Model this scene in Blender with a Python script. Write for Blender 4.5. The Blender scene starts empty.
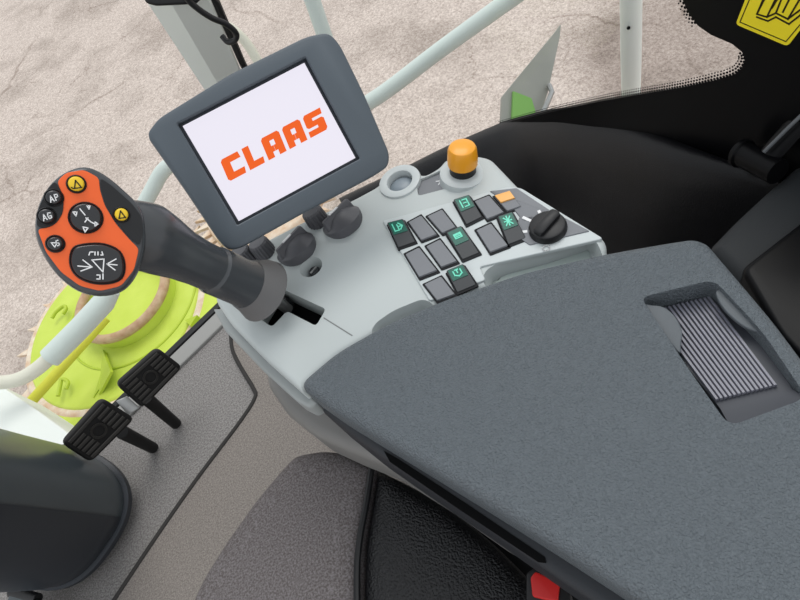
import bpy, bmesh, math, random
from mathutils import Vector, Matrix
random.seed(4)
S = bpy.context.scene
COL = S.collection
V = Vector
# ------------------------------------------------------------------ camera
F = 600.0
ZC = 1.40
EYE = V((0, 0, ZC))
_dn = V((231, -390, -600)).normalized()
_up = -_dn
_v = V((0, 0, -1)); _v -= _v.dot(_up) * _up; _v.normalize()
_r = _v.cross(_up)
RM = Matrix((_r, _v, _up))            # camera space -> world


def ray(x, y):
    return (RM @ V((x - 400, -(y - 300), -F))).normalized()


def at(x, y, z):                      # point at height z seen at (x, y)
    d = ray(x, y)
    return EYE + d * ((z - ZC) / d.z)


def far(x, y, D):                     # point at distance D
    return EYE + ray(x, y) * D


def onp(x, y, p, n):                  # point on a plane
    d = ray(x, y)
    return EYE + d * ((p - EYE).dot(n) / d.dot(n))


cam = bpy.data.cameras.new('camera'); co = bpy.data.objects.new('camera', cam); COL.objects.link(co)
m4 = RM.to_4x4(); m4.translation = EYE; co.matrix_world = m4
cam.sensor_width = 36; cam.lens = F / 800 * 36; cam.clip_start = 0.02; cam.clip_end = 200
S.camera = co
# ------------------------------------------------------------------ materials
MATS = {}


def srgb(c):
    return tuple(((x / 255) / 12.92 if x / 255 < .04045 else ((x / 255 + .055) / 1.055) ** 2.4) for x in c) + (1,)


def mat(name, rgb, rough=.5, spec=.5, metal=0, grain=0, gscale=300, speck=0, sscale=200, rgb2=None, emit=0, coat=0, gdist=.002):
    m = bpy.data.materials.new(name); m.use_nodes = True
    nt = m.node_tree; n = nt.nodes; l = nt.links
    b = n['Principled BSDF']
    b.inputs['Base Color'].default_value = srgb(rgb)
    b.inputs['Roughness'].default_value = rough
    b.inputs['Specular IOR Level'].default_value = spec
    b.inputs['Metallic'].default_value = metal
    if coat:
        b.inputs['Coat Weight'].default_value = coat; b.inputs['Coat Roughness'].default_value = .15
    if emit:
        b.inputs['Base Color'].default_value = srgb(tuple(x * .3 for x in rgb)); b.inputs['Emission Color'].default_value = srgb(rgb); b.inputs['Emission Strength'].default_value = emit
    tc = n.new('ShaderNodeTexCoord')
    if grain:
        t = n.new('ShaderNodeTexNoise'); t.inputs['Scale'].default_value = gscale; t.inputs['Detail'].default_value = 2
        l.new(tc.outputs['Object'], t.inputs['Vector'])
        bp = n.new('ShaderNodeBump'); bp.inputs['Strength'].default_value = grain; bp.inputs['Distance'].default_value = gdist
        l.new(t.outputs['Fac'], bp.inputs['Height']); l.new(bp.outputs['Normal'], b.inputs['Normal'])
    if speck:
        t = n.new('ShaderNodeTexNoise'); t.inputs['Scale'].default_value = sscale; t.inputs['Detail'].default_value = 3
        l.new(tc.outputs['Object'], t.inputs['Vector'])
        r = n.new('ShaderNodeValToRGB'); c2 = rgb2 or tuple(min(255, x * 1.25) for x in rgb)
        r.color_ramp.elements[0].position = .5 - .3 / max(speck, .01) * .5; r.color_ramp.elements[1].position = .5 + .3 / max(speck, .01) * .5
        r.color_ramp.elements[0].color = srgb(rgb); r.color_ramp.elements[1].color = srgb(c2)
        l.new(t.outputs['Fac'], r.inputs['Fac']); l.new(r.outputs['Color'], b.inputs['Base Color'])
    MATS[name] = m
    return m


mat('console_grey', (178, 184, 183), .45, .4, grain=.05, gscale=900)
mat('console_frame', (186, 192, 192), .45, .4)
mat('console_dim', (120, 122, 122), .5, .4)
mat('recess_grey', (160, 170, 166), .5, .3)
mat('armrest', (93, 100, 105), .38, .45, grain=1, gscale=420, gdist=.005)
mat('armrest_dark', (34, 37, 42), .5, .4, grain=.2, gscale=500)
mat('tray', (62, 64, 70), .38, .5)
mat('tray_rib', (112, 112, 122), .35, .5)
mat('flap', (86, 91, 95), .5, .4, grain=.3, gscale=900)
mat('black_plastic', (20, 20, 22), .45, .4)
mat('pit_black', (8, 8, 9), .8, .1)
mat('dark_plastic', (44, 46, 49), .38, .5)
mat('lever_grey', (60, 63, 66), .27, .5)
mat('lever_skirt', (98, 97, 97), .5, .4)
mat('lever_rim', (92, 95, 98), .4, .4)
mat('orange', (230, 96, 38), .4, .4)
mat('button_black', (26, 26, 29), .25, .6)
mat('button_yellow', (226, 190, 40), .4, .4)
mat('icon_white', (225, 225, 225), .5, .3)
mat('icon_dark', (40, 34, 10), .5, .3)
mat('bezel', (79, 87, 94), .5, .4, grain=.15, gscale=1200)
mat('bezel_inner', (44, 48, 54), .5, .3)
mat('screen', (236, 232, 244), .25, .3, emit=.93)
mat('logo', (244, 98, 26), .4, .2, emit=.9)
mat('post_grey', (222, 226, 220), .45, .4)
mat('cable_black', (22, 22, 24), .5, .4)
mat('switch_grey', (116, 118, 122), .5, .35)
mat('switch_dark', (60, 62, 64), .5, .35)
mat('switch_pit', (22, 23, 26), .6, .2)
mat('green_window', (28, 92, 78), .4, .4)
mat('green_icon', (110, 215, 185), .4, .3)
mat('amber', (232, 170, 92), .4, .4)
mat('amber_cap', (232, 156, 28), .35, .4, coat=.2)
mat('knob_dark', (80, 80, 84), .45, .4)
mat('metal', (170, 170, 168), .3, .5, metal=.8)
mat('floor', (112, 109, 106), .85, .1, grain=.6, gscale=230, gdist=.004, speck=1.0, sscale=220, rgb2=(152, 148, 146))
mat('mat_grey', (114, 108, 103), .85, .1, grain=.3, gscale=300, speck=1.0, sscale=260, rgb2=(146, 139, 133))
mat('sill', (150, 149, 146), .7, .2, grain=.3, gscale=250)
mat('seam', (62, 60, 59), .9, .1)
mat('fabric', (88, 82, 80), .95, .05, grain=.7, gscale=260, gdist=.003, speck=1.0, sscale=330, rgb2=(122, 117, 118))
mat('leather', (10, 10, 13), .36, .4, grain=.9, gscale=280, gdist=.004)
mat('trim_black', (12, 12, 15), .36, .2, grain=.25, gscale=500)
mat('frit', (9, 9, 11), .35, .12)
mat('pillar', (44, 46, 48), .6, .2, grain=.1, gscale=400)
mat('red', (196, 30, 28), .4, .4)
mat('pedal', (20, 19, 19), .6, .3)
mat('pedal_rib', (50, 48, 46), .55, .3)
mat('column', (66, 74, 78), .33, .5)
mat('column_face', (38, 43, 50), .42, .4)
mat('ledge', (122, 120, 117), .5, .4)
mat('lip', (146, 150, 149), .5, .4)
mat('cup_blue', (128, 138, 146), .35, .5)
mat('white_paint', (224, 228, 222), .45, .4)
mat('rail_white', (200, 210, 204), .4, .4)
mat('rail_cream', (214, 212, 196), .5, .3)
mat('lime', (188, 208, 70), .5, .3, speck=.5, sscale=6, rgb2=(204, 220, 96))
mat('lime_edge', (176, 196, 60), .5, .3)
mat('yellow_bar', (206, 206, 70), .5, .3)
mat('rust', (176, 140, 112), .7, .2, speck=.8, sscale=20, rgb2=(196, 172, 140))
mat('tooth', (226, 214, 196), .6, .3, speck=.8, sscale=16, rgb2=(206, 172, 140))
mat('plate_grey', (140, 142, 134), .4, .5, speck=.5, sscale=8, rgb2=(156, 156, 148))
mat('plate_green', (128, 176, 96), .6, .2)
mat('sticker', (240, 220, 40), .45, .3)
mat('sticker_ink', (40, 34, 16), .5, .2)


def asphalt():
    m = bpy.data.materials.new('asphalt'); m.use_nodes = True; nt = m.node_tree; n = nt.nodes; l = nt.links
    b = n['Principled BSDF']; b.inputs['Roughness'].default_value = .95; b.inputs['Specular IOR Level'].default_value = .1
    tc = n.new('ShaderNodeTexCoord')

    def noise(sc, det=4, rough=.6):
        t = n.new('ShaderNodeTexNoise'); t.inputs['Scale'].default_value = sc; t.inputs['Detail'].default_value = det
        t.inputs['Roughness'].default_value = rough; l.new(tc.outputs['Object'], t.inputs['Vector']); return t

    def ramp(src, p0, c0, p1, c1):
        r = n.new('ShaderNodeValToRGB'); r.color_ramp.elements[0].position = p0; r.color_ramp.elements[1].position = p1
        r.color_ramp.elements[0].color = c0; r.color_ramp.elements[1].color = c1
        l.new(src, r.inputs['Fac']); return r

    def mul(a, bb, fac=1):
        x = n.new('ShaderNodeMix'); x.data_type = 'RGBA'; x.blend_type = 'MULTIPLY'; x.inputs[0].default_value = fac
        l.new(a, x.inputs[6]); l.new(bb, x.inputs[7]); return x.outputs[2]
    grit = ramp(noise(44, 6, .9).outputs['Fac'], .36, srgb((150, 135, 126)), .66, srgb((236, 223, 213)))
    blot = ramp(noise(1.1, 4).outputs['Fac'], .34, (.74, .73, .72, 1), .52, (1, 1, 1, 1))
    out = mul(grit.outputs['Color'], blot.outputs['Color'])
    wob = noise(2.4, 5, .65)
    mx = n.new('ShaderNodeMix'); mx.data_type = 'RGBA'; mx.inputs[0].default_value = .30
    l.new(tc.outputs['Object'], mx.inputs[6]); l.new(wob.outputs['Color'], mx.inputs[7])
    for sc, w in ((.55, .011), (1.25, .008)):
        vo = n.new('ShaderNodeTexVoronoi'); vo.feature = 'DISTANCE_TO_EDGE'; vo.inputs['Scale'].default_value = sc
        l.new(mx.outputs[2], vo.inputs['Vector'])
        c = ramp(vo.outputs['Distance'], w * .15, (.68, .65, .63, 1), w, (1, 1, 1, 1))
        msk = ramp(noise(.8 if sc < 1 else 1.7, 2).outputs['Fac'], .48, (0, 0, 0, 1), .62, (1, 1, 1, 1))
        x = n.new('ShaderNodeMix'); x.data_type = 'RGBA'; x.blend_type = 'MULTIPLY'
        l.new(msk.outputs['Color'], x.inputs[0]); l.new(out, x.inputs[6]); l.new(c.outputs['Color'], x.inputs[7]); out = x.outputs[2]
    # old damp stain right of the rail post
    dp_ = n.new('ShaderNodeMix'); dp_.data_type = 'RGBA'; dp_.inputs[0].default_value = .45
    l.new(tc.outputs['Object'], dp_.inputs[6]); l.new(noise(1.6, 5).outputs['Color'], dp_.inputs[7])
    ds = n.new('ShaderNodeVectorMath'); ds.operation = 'DISTANCE'
    sc_ = at(668, 40, -2.1) * .55 + V((.5, .5, .5)) * .45; ds.inputs[1].default_value = sc_; l.new(dp_.outputs[2], ds.inputs[0])
    st = ramp(ds.outputs['Value'], .30, (.66, .64, .63, 1), .55, (1, 1, 1, 1)); out = mul(out, st.outputs['Color'])
    l.new(out, b.inputs['Base Color'])
    bp = n.new('ShaderNodeBump'); bp.inputs['Strength'].default_value = .5; bp.inputs['Distance'].default_value = .02
    l.new(noise(45, 3).outputs['Fac'], bp.inputs['Height']); l.new(bp.outputs['Normal'], b.inputs['Normal'])
    MATS['asphalt'] = m


asphalt()


def glass():
    m = bpy.data.materials.new('glass'); m.use_nodes = True; nt = m.node_tree; n = nt.nodes; l = nt.links
    n.remove(n['Principled BSDF']); o = n['Material Output']
    t = n.new('ShaderNodeBsdfTransparent'); t.inputs[0].default_value = (.985, .99, .985, 1)
    g = n.new('ShaderNodeBsdfGlossy'); g.inputs['Roughness'].default_value = .02
    mx = n.new('ShaderNodeMixShader'); mx.inputs[0].default_value = .012; l.new(t.outputs[0], mx.inputs[1]); l.new(g.outputs[0], mx.inputs[2])
    l.new(mx.outputs[0], o.inputs[0]); MATS['glass'] = m


glass()
# ------------------------------------------------------------------ object helpers
BASE = {}


def thing(name, label, cat, loc, group=None):
    o = bpy.data.objects.new(name, None); COL.objects.link(o); o.empty_display_size = .02
    o.location = loc; BASE[o] = V(loc); o['label'] = label; o['category'] = cat
    if group: o['group'] = group
    return o


def obj(name, bm, m, parent=None, sharp=38, label=None, base=None):
    """bm is in world coordinates; the object's own origin sits at its parent's base (or at base)."""
    bmesh.ops.remove_doubles(bm, verts=bm.verts, dist=1e-6)
    bmesh.ops.recalc_face_normals(bm, faces=bm.faces)
    off = BASE[parent] if parent else (V(base) if base else V((0, 0, 0)))
    bmesh.ops.translate(bm, verts=bm.verts, vec=-off)
    me = bpy.data.meshes.new(name); bm.to_mesh(me); bm.free()
    for p in me.polygons: p.use_smooth = True
    me.set_sharp_from_angle(angle=math.radians(sharp))
    me.materials.append(MATS[m])
    o = bpy.data.objects.new(name, me); COL.objects.link(o)
    if parent: o.parent = parent
    else: o.location = off
    BASE[o] = off
    if label: o['label'] = label
    return o


def tag(o, label, cat, group=None):
    o['label'] = label; o['category'] = cat
    if group: o['group'] = group
    return o


def struct(o):
    o['kind'] = 'structure'; return o


def cut(o, *cutters):
    """carve real openings out of a mesh"""
    for cb in cutters:
        bmesh.ops.remove_doubles(cb, verts=cb.verts, dist=1e-6)
        bmesh.ops.recalc_face_normals(cb, faces=cb.faces)
        bmesh.ops.translate(cb, verts=cb.verts, vec=-BASE[o])
        me = bpy.data.meshes.new('c'); cb.to_mesh(me); cb.free()
        c = bpy.data.objects.new('c', me); COL.objects.link(c); c.matrix_world = Matrix.Translation(BASE[o])
        md = o.modifiers.new('b', 'BOOLEAN'); md.operation = 'DIFFERENCE'; md.solver = 'EXACT'; md.object = c
        bpy.context.view_layer.update()
        dg = bpy.context.evaluated_depsgraph_get()
        nm = bpy.data.meshes.new_from_object(o.evaluated_get(dg))
        o.modifiers.clear(); old = o.data; nmn = old.name; o.data = nm; bpy.data.meshes.remove(old); nm.name = nmn
        bpy.data.objects.remove(c); bpy.data.meshes.remove(me)
    for p in o.data.polygons: p.use_smooth = True
    o.data.set_sharp_from_angle(angle=math.radians(38))


def BM(): return bmesh.new()


def frame(n, hint=(0, 0, 1)):
    n = V(n).normalized(); h = V(hint)
    if abs(n.dot(h)) > .98: h = V((1, 0, 0))
    u = h.cross(n).normalized(); return u, n.cross(u).normalized(), n


def fillet(pts, r, seg=5):
    """round the corners of a closed 3D polygon; r is one radius or one per corner"""
    out = []; k = len(pts)
    for i in range(k):
        ri = r[i] if isinstance(r, (list, tuple)) else r
        p, a, b = pts[i], pts[i - 1], pts[(i + 1) % k]
        if ri <= 0: out.append(p.copy()); continue
        da, db = (a - p), (b - p); d = min(ri, da.length * .48, db.length * .48)
        A = p + da.normalized() * d; B = p + db.normalized() * d
        for j in range(seg + 1):
            t = j / seg; out.append(A * (1 - t) ** 2 + p * (2 * t * (1 - t)) + B * t * t)
    return out


def spline(pts, sub=6, closed=True):
    """smooth curve through points"""
    out = []; k = len(pts)
    rng = range(k) if closed else range(k - 1)
    for i in rng:
        if closed: p0, p1, p2, p3 = pts[i - 1], pts[i], pts[(i + 1) % k], pts[(i + 2) % k]
        else: p0, p1, p2, p3 = pts[max(i - 1, 0)], pts[i], pts[i + 1], pts[min(i + 2, k - 1)]
        for j in range(sub):
            t = j / sub
            out.append(.5 * ((2 * p1) + (p2 - p0) * t + (2 * p0 - 5 * p1 + 4 * p2 - p3) * t * t + (3 * p1 - p0 - 3 * p2 + p3) * t ** 3))
    if not closed: out.append(pts[-1].copy())
    return out


def inset(pts, n, d):
    """offset a closed polygon inwards by d in the plane with normal n; edges that run out collapse to a point"""
    if abs(d) < 1e-9: return [p.copy() for p in pts]
    area = V((0, 0, 0)); k = len(pts); c = sum(pts, V((0, 0, 0))) / k
    for i in range(k): area += (pts[i] - c).cross(pts[(i + 1) % k] - c)
    s = 1 if area.dot(n) > 0 else -1
    grp = [[i] for i in range(k)]; cur = [p.copy() for p in pts]
    steps = max(1, int(abs(d) / .0004)) if d > 0 else 1
    for _ in range(steps + 1):
        i = 0                                      # merge corners that have met
        while i < len(cur) and len(cur) > 3:
            j = (i + 1) % len(cur)
            if (cur[j] - cur[i]).length < 2e-6: grp[i] = grp[i] + grp[j]; del grp[j], cur[j]; i = max(0, i - 1)
            else: i += 1
        if _ == steps: break
        q = len(cur); e = [cur[(i + 1) % q] - cur[i] for i in range(q)]
        new = []
        for i in range(q):
            n0 = n.cross(e[i - 1].normalized()) * s; n1 = n.cross(e[i].normalized()) * s; m = n0 + n1
            new.append(cur[i] + (m / max(m.length_squared, .5) * 2 if m.length > 1e-6 else n0) * (d / steps))
        was = None
        for _k in range(12):
            flip = [(new[(i + 1) % q] - new[i]).dot(e[i]) <= 1e-13 for i in range(q)]
            if flip == was or not any(flip) or all(flip): break
            was = flip
            st = flip.index(False) + 1; i = 0
            while i < q:
                run = [(st + i) % q]
                while flip[run[-1]]: run.append((run[-1] + 1) % q)
                if len(run) > 1:
                    c_ = sum((new[r] for r in run), V((0, 0, 0))) / len(run)
                    for r in run: new[r] = c_.copy()
                i += len(run)
        cur = new
    out = [None] * k
    for p, g in zip(cur, grp):
        for i in g: out[i] = p.copy()
    return out


def stack(bm, pts, n, layers, cap0=True, cap1=True):
    """closed body from an outline: layers are (inset, height along n)"""
    n = V(n).normalized(); rows = []
    for d, h in layers:
        rows.append([bm.verts.new(p + n * h) for p in inset(pts, n, d)])
    k = len(pts)
    for a, b in zip(rows, rows[1:]):
        for i in range(k): bm.faces.new((a[i], a[(i + 1) % k], b[(i + 1) % k], b[i]))
    if cap0: bm.faces.new(rows[0][::-1])
    if cap1: bm.faces.new(rows[-1])
    return bm


def rnd(h0, h1, r, seg=4):
    """layers of a slab from h0 up to h1 with a rounded top edge of radius r"""
    L = [(0, h0)]
    for j in range(seg + 1):
        a = j / seg * math.pi / 2; L.append((r * (1 - math.cos(a)), h1 - r + r * math.sin(a)))
    return L


def slab(pts, n, h0, h1, r=0): return stack(BM(), pts, n, rnd(h0, h1, r) if r else [(0, h0), (0, h1)])


def lathe(bm, p, axis, prof, seg=32, hint=(0, 0, 1), sx=1, sy=1, knurl=0):
    u, v, n = frame(axis, hint); rows = []
    for r, h in prof:
        row = []
        for i in range(seg):
            a = 2 * math.pi * i / seg; rr = r * (1 - knurl * (i % 2))
            row.append(bm.verts.new(p + n * h + u * (rr * sx * math.cos(a)) + v * (rr * sy * math.sin(a))))
        rows.append(row)
    for a, b in zip(rows, rows[1:]):
        for i in range(seg): bm.faces.new((a[i], a[(i + 1) % seg], b[(i + 1) % seg], b[i]))
    bm.faces.new(rows[0][::-1]); bm.faces.new(rows[-1])
    return bm


def tube(bm, pts, rad, seg=14, sx=1, sy=1, hint=(0, 0, 1), power=1):
    """sweep an (optionally oval or boxy) section along points"""
    k = len(pts); rows = []; pu = None
    for i, p in enumerate(pts):
        t = (pts[min(i + 1, k - 1)] - pts[max(i - 1, 0)]).normalized()
        if pu is None: u, v, _ = frame(t, hint)
        else:
            u = (pu - t * pu.dot(t)).normalized(); v = t.cross(u)
        pu = u; r = rad[i] if isinstance(rad, (list, tuple)) else rad; row = []
        for j in range(seg):
            a = 2 * math.pi * j / seg; c, s = math.cos(a), math.sin(a)
            c = math.copysign(abs(c) ** power, c); s = math.copysign(abs(s) ** power, s)
            row.append(bm.verts.new(p + u * (r * sx * c) + v * (r * sy * s)))
        rows.append(row)
    for a, b in zip(rows, rows[1:]):
        for j in range(seg): bm.faces.new((a[j], a[(j + 1) % seg], b[(j + 1) % seg], b[j]))
    bm.faces.new(rows[0][::-1]); bm.faces.new(rows[-1])
    return bm


def stroke(bm, pts, n, w, h=.0006):
    """raised line of width w on a plane with normal n"""
    n = V(n).normalized()
    for a, b in zip(pts, pts[1:]):
        d = (b - a)
        if d.length < 1e-7: continue
        d = d.normalized(); s = d.cross(n) * (w / 2); e = d * (w * .45)
        stack(bm, [a - e - s, b + e - s, b + e + s, a - e + s], n, [(0, 0), (0, h)])
    return bm


def circ(c, u, v, r, seg=24, ry=None): return [c + u * (r * math.cos(2 * math.pi * i / seg)) + v * ((ry or r) * math.sin(2 * math.pi * i / seg)) for i in range(seg)]


Z = V((0, 0, 1))
HC = 0.78      # console top
HA = 0.80      # armrest top
# ------------------------------------------------------------------ ground
GZ = -2.1
bm = BM()
stack(bm, [V((-30, -8, GZ)), V((30, -8, GZ)), V((30, 40, GZ)), V((-30, 40, GZ))], Z, [(0, -.2), (0, 0)])
struct(obj('ground', bm, 'asphalt'))
# ------------------------------------------------------------------ cab floor
fl = [at(228, 300, 0), at(165, 361, 0), at(118, 410, 0), at(60, 462, 0), at(-40, 540, 0), V((-1.6, .5, 0)), V((-1.6, -.6, 0)), V((.9, -.6, 0)), V((.9, .9, 0)), V((.3, 1.3, 0)), V((-.2, 1.42, 0))]
floor = obj('floor', slab(fl, Z, -.08, 0), 'floor'); struct(floor)
# dark rubber edge and lighter sill along the front of the floor
e0, e1 = at(228, 300, 0), at(60, 462, 0)
dv = (e1 - e0).normalized(); pv = V((-dv.y, dv.x, 0))
pv = pv if pv.y < 0 else -pv
o = obj('trim_1', slab([e0 - pv * .012, e1 - pv * .012, e1 + pv * .012, e0 + pv * .012], Z, -.06, .016, .005), 'cable_black'); struct(o)
o = obj('trim_2', slab([e0 + pv * .013, e1 + pv * .013, e1 + pv * .075, e0 + pv * .075], Z, -.01, .012, .006), 'sill'); struct(o)
# mat on the right of the seam
seam_px = [(232, 336), (234, 352), (243, 370), (255, 390), (256, 400), (240, 425), (200, 478), (160, 535), (118, 598), (90, 640)]
sp = spline([at(x, y, .0) for x, y in seam_px], 4, False)
mp = sp + [V((-.75, -.3, 0)), V((.1, -.3, 0)), V((.1, 1.0, 0)), V((-.35, 1.22, 0))]
t = thing('floor_mat', 'grey brown rubber floor mat with dark beaded edge between pedals and seat', 'floor mat', (-.4, .5, 0))
obj('mat_sheet', slab(mp, Z, 0, .008, .003), 'mat_grey', t)
obj('edge_bead', tube(BM(), [p + Z * .007 for p in sp], .0065, 8), 'seam', t, label='dark beaded edge of the mat')

# ------------------------------------------------------------------ right side glass and front glass
TR = [(340, 201, .05), (372, 185, .08), (410, 166, .12), (448, 146, .17), (500, 123, .26), (530, 114, .33), (560, 108, .40), (590, 109, .45), (625, 119, .50), (680, 143, .56), (740, 168, .60), (800, 196, .62)]
edge = [at(x, y, z) for x, y, z in TR]
pa, pb = at(500, 127, .26), at(740, 168, .60)
gn = (pb - pa); gn.z = 0; gn = gn.normalized().cross(Z).normalized()
if gn.dot(EYE - pa) < 0: gn = -gn                 # towards the cab
gp = pa - gn * .012


def og(x, y, lift=0): return onp(x, y, gp + gn * lift, gn)


# plan line of the bent windscreen
gdir = Z.cross(gn)
if gdir.y > 0: gdir = -gdir
A = V((gp.x, gp.y, 0)); Bq = A + gdir * 1.3
plan = [V((-1.75, .98, 0)), V((-1.15, 1.265, 0)), V((-.56, 1.432, 0)), V((-.1, 1.47, 0)), A - gdir * .22, A, Bq]
bm = BM(); rows = []
for p, z0 in zip(plan, (.0, .0, .0, -.02, -.02, .1, .2)):
    rows.append([bm.verts.new(V((p.x, p.y, z0))), bm.verts.new(V((p.x, p.y, 1.9)))])
for a, b in zip(rows, rows[1:]): bm.faces.new((a[0], b[0], b[1], a[1]))
bmesh.ops.solidify(bm, geom=bm.faces[:], thickness=.004)
win = struct(obj('window_1', bm, 'glass'))
fp = [(470, 146), (500, 125), (530, 117), (560, 109.5), (600, 101), (640, 94), (680, 87.5), (715, 80), (735, 74), (743, 67), (746, 59), (743, 51), (733, 43), (712, 34), (699, 25), (690, 13), (684, 0), (680, -40), (930, -40), (980, 160), (900, 330), (700, 260), (560, 190)]
bm = stack(BM(), [og(x, y, .004) for x, y in fp], gn, [(0, 0), (0, .002)])
struct(obj('printed_border', bm, 'frit', win, label='black printed border of the glass'))
# row of printed dots fading out along the border
bm = BM()
gu = gdir; gv = Z
bp = spline([og(x, y, .004) for x, y in fp[1:18]], 12, False)
acc = 0; last = bp[0]
pl = []
for p in bp[1:]:
    seg = (p - last).length
    while acc + seg >= .0062:
        q = last + (p - last).normalized() * (.0062 - acc); d = (p - last).normalized(); pl.append((q, d)); last = q; seg = (p - last).length; acc = 0
    acc += seg; last = p
cen = og(780, 120, .004)
for q, d in pl:
    s = d.cross(gn)
    if s.dot(cen - q) > 0: s = -s
    for k, rr in ((.0016, .0022), (.0062, .0017), (.0105, .0011)):
        stack(bm, circ(q + s * k + d * (.0031 if k == .0062 else 0), gu, gv, rr, 8), gn, [(0, 0), (0, .001)])
o = obj('dot_fringe', bm, 'frit', win); o['kind'] = 'stuff'
# yellow sticker
stp = [og(x, y, .007) for x, y in [(752, -24), (737, 23), (785, 45), (792, 40), (822, -8)]]
stp = [og(x, y, .0065) for x, y in [(754, -22), (736, 24), (788, 46), (828, -6)]]
t = thing('warning_sticker', 'yellow warning sticker with open manual symbol on black window border', 'sticker', stp[1])
obj('sheet', slab(fillet(stp, .006), gn, 0, .0008), 'sticker', t)
ink = BM()


def ogl(pts, l=.0073): return [og(x, y, l) for x, y in pts]


stroke(ink, ogl([(757, -18), (740, 22), (786, 41.5), (824, -4)]), gn, .0012, .0004)
for q in ([(763, 0), (757, 14), (767, 17), (776, 13), (788, 19), (800, 10)], [(776, 13), (786, -12)], [(788, 19), (803, -6)], [(767, 17), (779, -8)], [(757, 14), (771, -14)], [(757, 17), (768, 21), (776, 17), (789, 24), (803, 13)], [(772, 8), (783, -10)], [(783, 12), (793, -8)]):
    stroke(ink, ogl(q), gn, .0022, .0004)
obj('manual_symbol', ink, 'sticker_ink', t)
# ------------------------------------------------------------------ black padded trim below the glass
inn = [(365, 240, .05), (385, 235, .05), (420, 230, .06), (470, 220, .08), (520, 215, .14), (550, 220, .22), (575, 226, .28), (600, 240, .32), (625, 246, .36), (650, 248, .40), (690, 250, .44), (760, 262, .48)]
inp = [at(x, y, z) for x, y, z in inn]
bm = BM(); rows = []
E2 = spline(edge, 3, False); I2 = spline(inp, 3, False)
for a, b in zip(E2, I2):
    d = b - a; row = [a - Z * .5 - d.normalized() * .004, a.copy()]
    ins = d.normalized()
    row.append(a + ins * .010 + Z * .006)
    row.append(a + ins * .020 + Z * .006)
    row.append(a + ins * .024 + Z * .001)                     # welt groove
    for tt in (.09, .18, .3, .45, .62, .8, 1):
        q = a.lerp(b, tt); q = q + Z * (.075 * math.sin(math.pi * min(1, tt * 1.05)) ** .8); row.append(q)
    row.append(b - Z * .35)
    rows.append([bm.verts.new(p) for p in row])
for a, b in zip(rows, rows[1:]):
    for i in range(len(a) - 1): bm.faces.new((a[i], a[i + 1], b[i + 1], b[i]))
    bm.faces.new((a[-1], a[0], b[0], b[-1]))
bm.faces.new(rows[0]); bm.faces.new(rows[-1][::-1])
struct(obj('wall_right', bm, 'trim_black', sharp=50))
# dark pillar trim on the far right
pp = [at(708, 246, .66), at(735, 218, .66), at(765, 190, .66), at(800, 160, .66), at(870, 100, .66), at(1000, 330, .66), at(860, 430, .66), at(790, 345, .66), at(745, 285, .66)]
struct(obj('trim_3', slab(fillet(pp, .012), Z, -.66, 0, .02), 'pillar'))
lp = [at(741, 268, .68), at(800, 222, .68), at(880, 160, .68), at(960, 300, .68), at(850, 410, .68), at(780, 335, .68)]
struct(obj('trim_4', slab(fillet(lp, .012), Z, -.03, 0, .008), 'frit'))
# wiper pivot with arm at the rear window edge
t = thing('wiper_arm', 'black wiper pivot with arm at lower right window edge', 'wiper', og(750, 165, .02))
p0 = far(739, 152, 1.03); p1 = far(778, 172, .99)
lathe_bm = lathe(BM(), p0, p1 - p0, [(.018, 0), (.021, .002), (.021, .008), (.018, .010), (.018, (p1 - p0).length)], 24)
obj('pivot', lathe_bm, 'frit', t)
obj('pivot_cap', lathe(BM(), p0, p0 - p1, [(.015, -.002), (.015, .003), (.012, .004)], 24), 'frit', t)
obj('arm', tube(BM(), [far(765, 160, 1.0), far(790, 132, .99), far(830, 90, .98)], .010, 8, 1.6, .7), 'frit', t)
obj('blade', tube(BM(), [far(764, 152, .985), far(788, 128, .97), far(826, 92, .96)], .0025, 8), 'lever_rim', t)

# ------------------------------------------------------------------ console
con = thing('control_console', 'light grey operator control console with switches and rotary knobs', 'control console', at(380, 300, 0))
FE = [(608, 248.5), (600, 250), (520, 269), (442, 296), (385, 320), (334, 349), (298, 379)]
fe = [V((p.x, p.y, HC)) + V((-.05, 1, 0)).normalized() * .003 for p in (at(x, y, HA) for x, y in FE)]
cpx = [(211, 296), (226, 268), (250, 247), (300, 221), (352, 198), (378, 184), (392, 166), (412, 168), (424, 174), (438, 166), (444, 158), (468, 152), (490, 156), (497, 163), (520, 187), (585, 224), (606, 238)]
cpz = [(300, 391), (265, 360), (228, 322)]
cp = fillet([at(x, y, HC) for x, y in cpx] + fe + [at(x, y, HC) for x, y in cpz], [.02, .02, .01, .01, .01, .012, .012, .01, .008, .008, .012, .012, .012, .01, .01, .01, .01] + [0] * 7 + [.01, .02, .02])
top = obj('top_panel', slab(cp, Z, -.05, 0, .011), 'console_grey', con)
lipp = [at(x, y, HC - .03) for x, y in [(212, 308), (224, 330), (262, 370), (296, 401), (309, 408), (318, 402), (300, 385), (250, 335), (226, 308)]]
obj('edge_lip', slab(fillet(lipp, .006), Z, -.03, 0, .005), 'lip', con)
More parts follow.
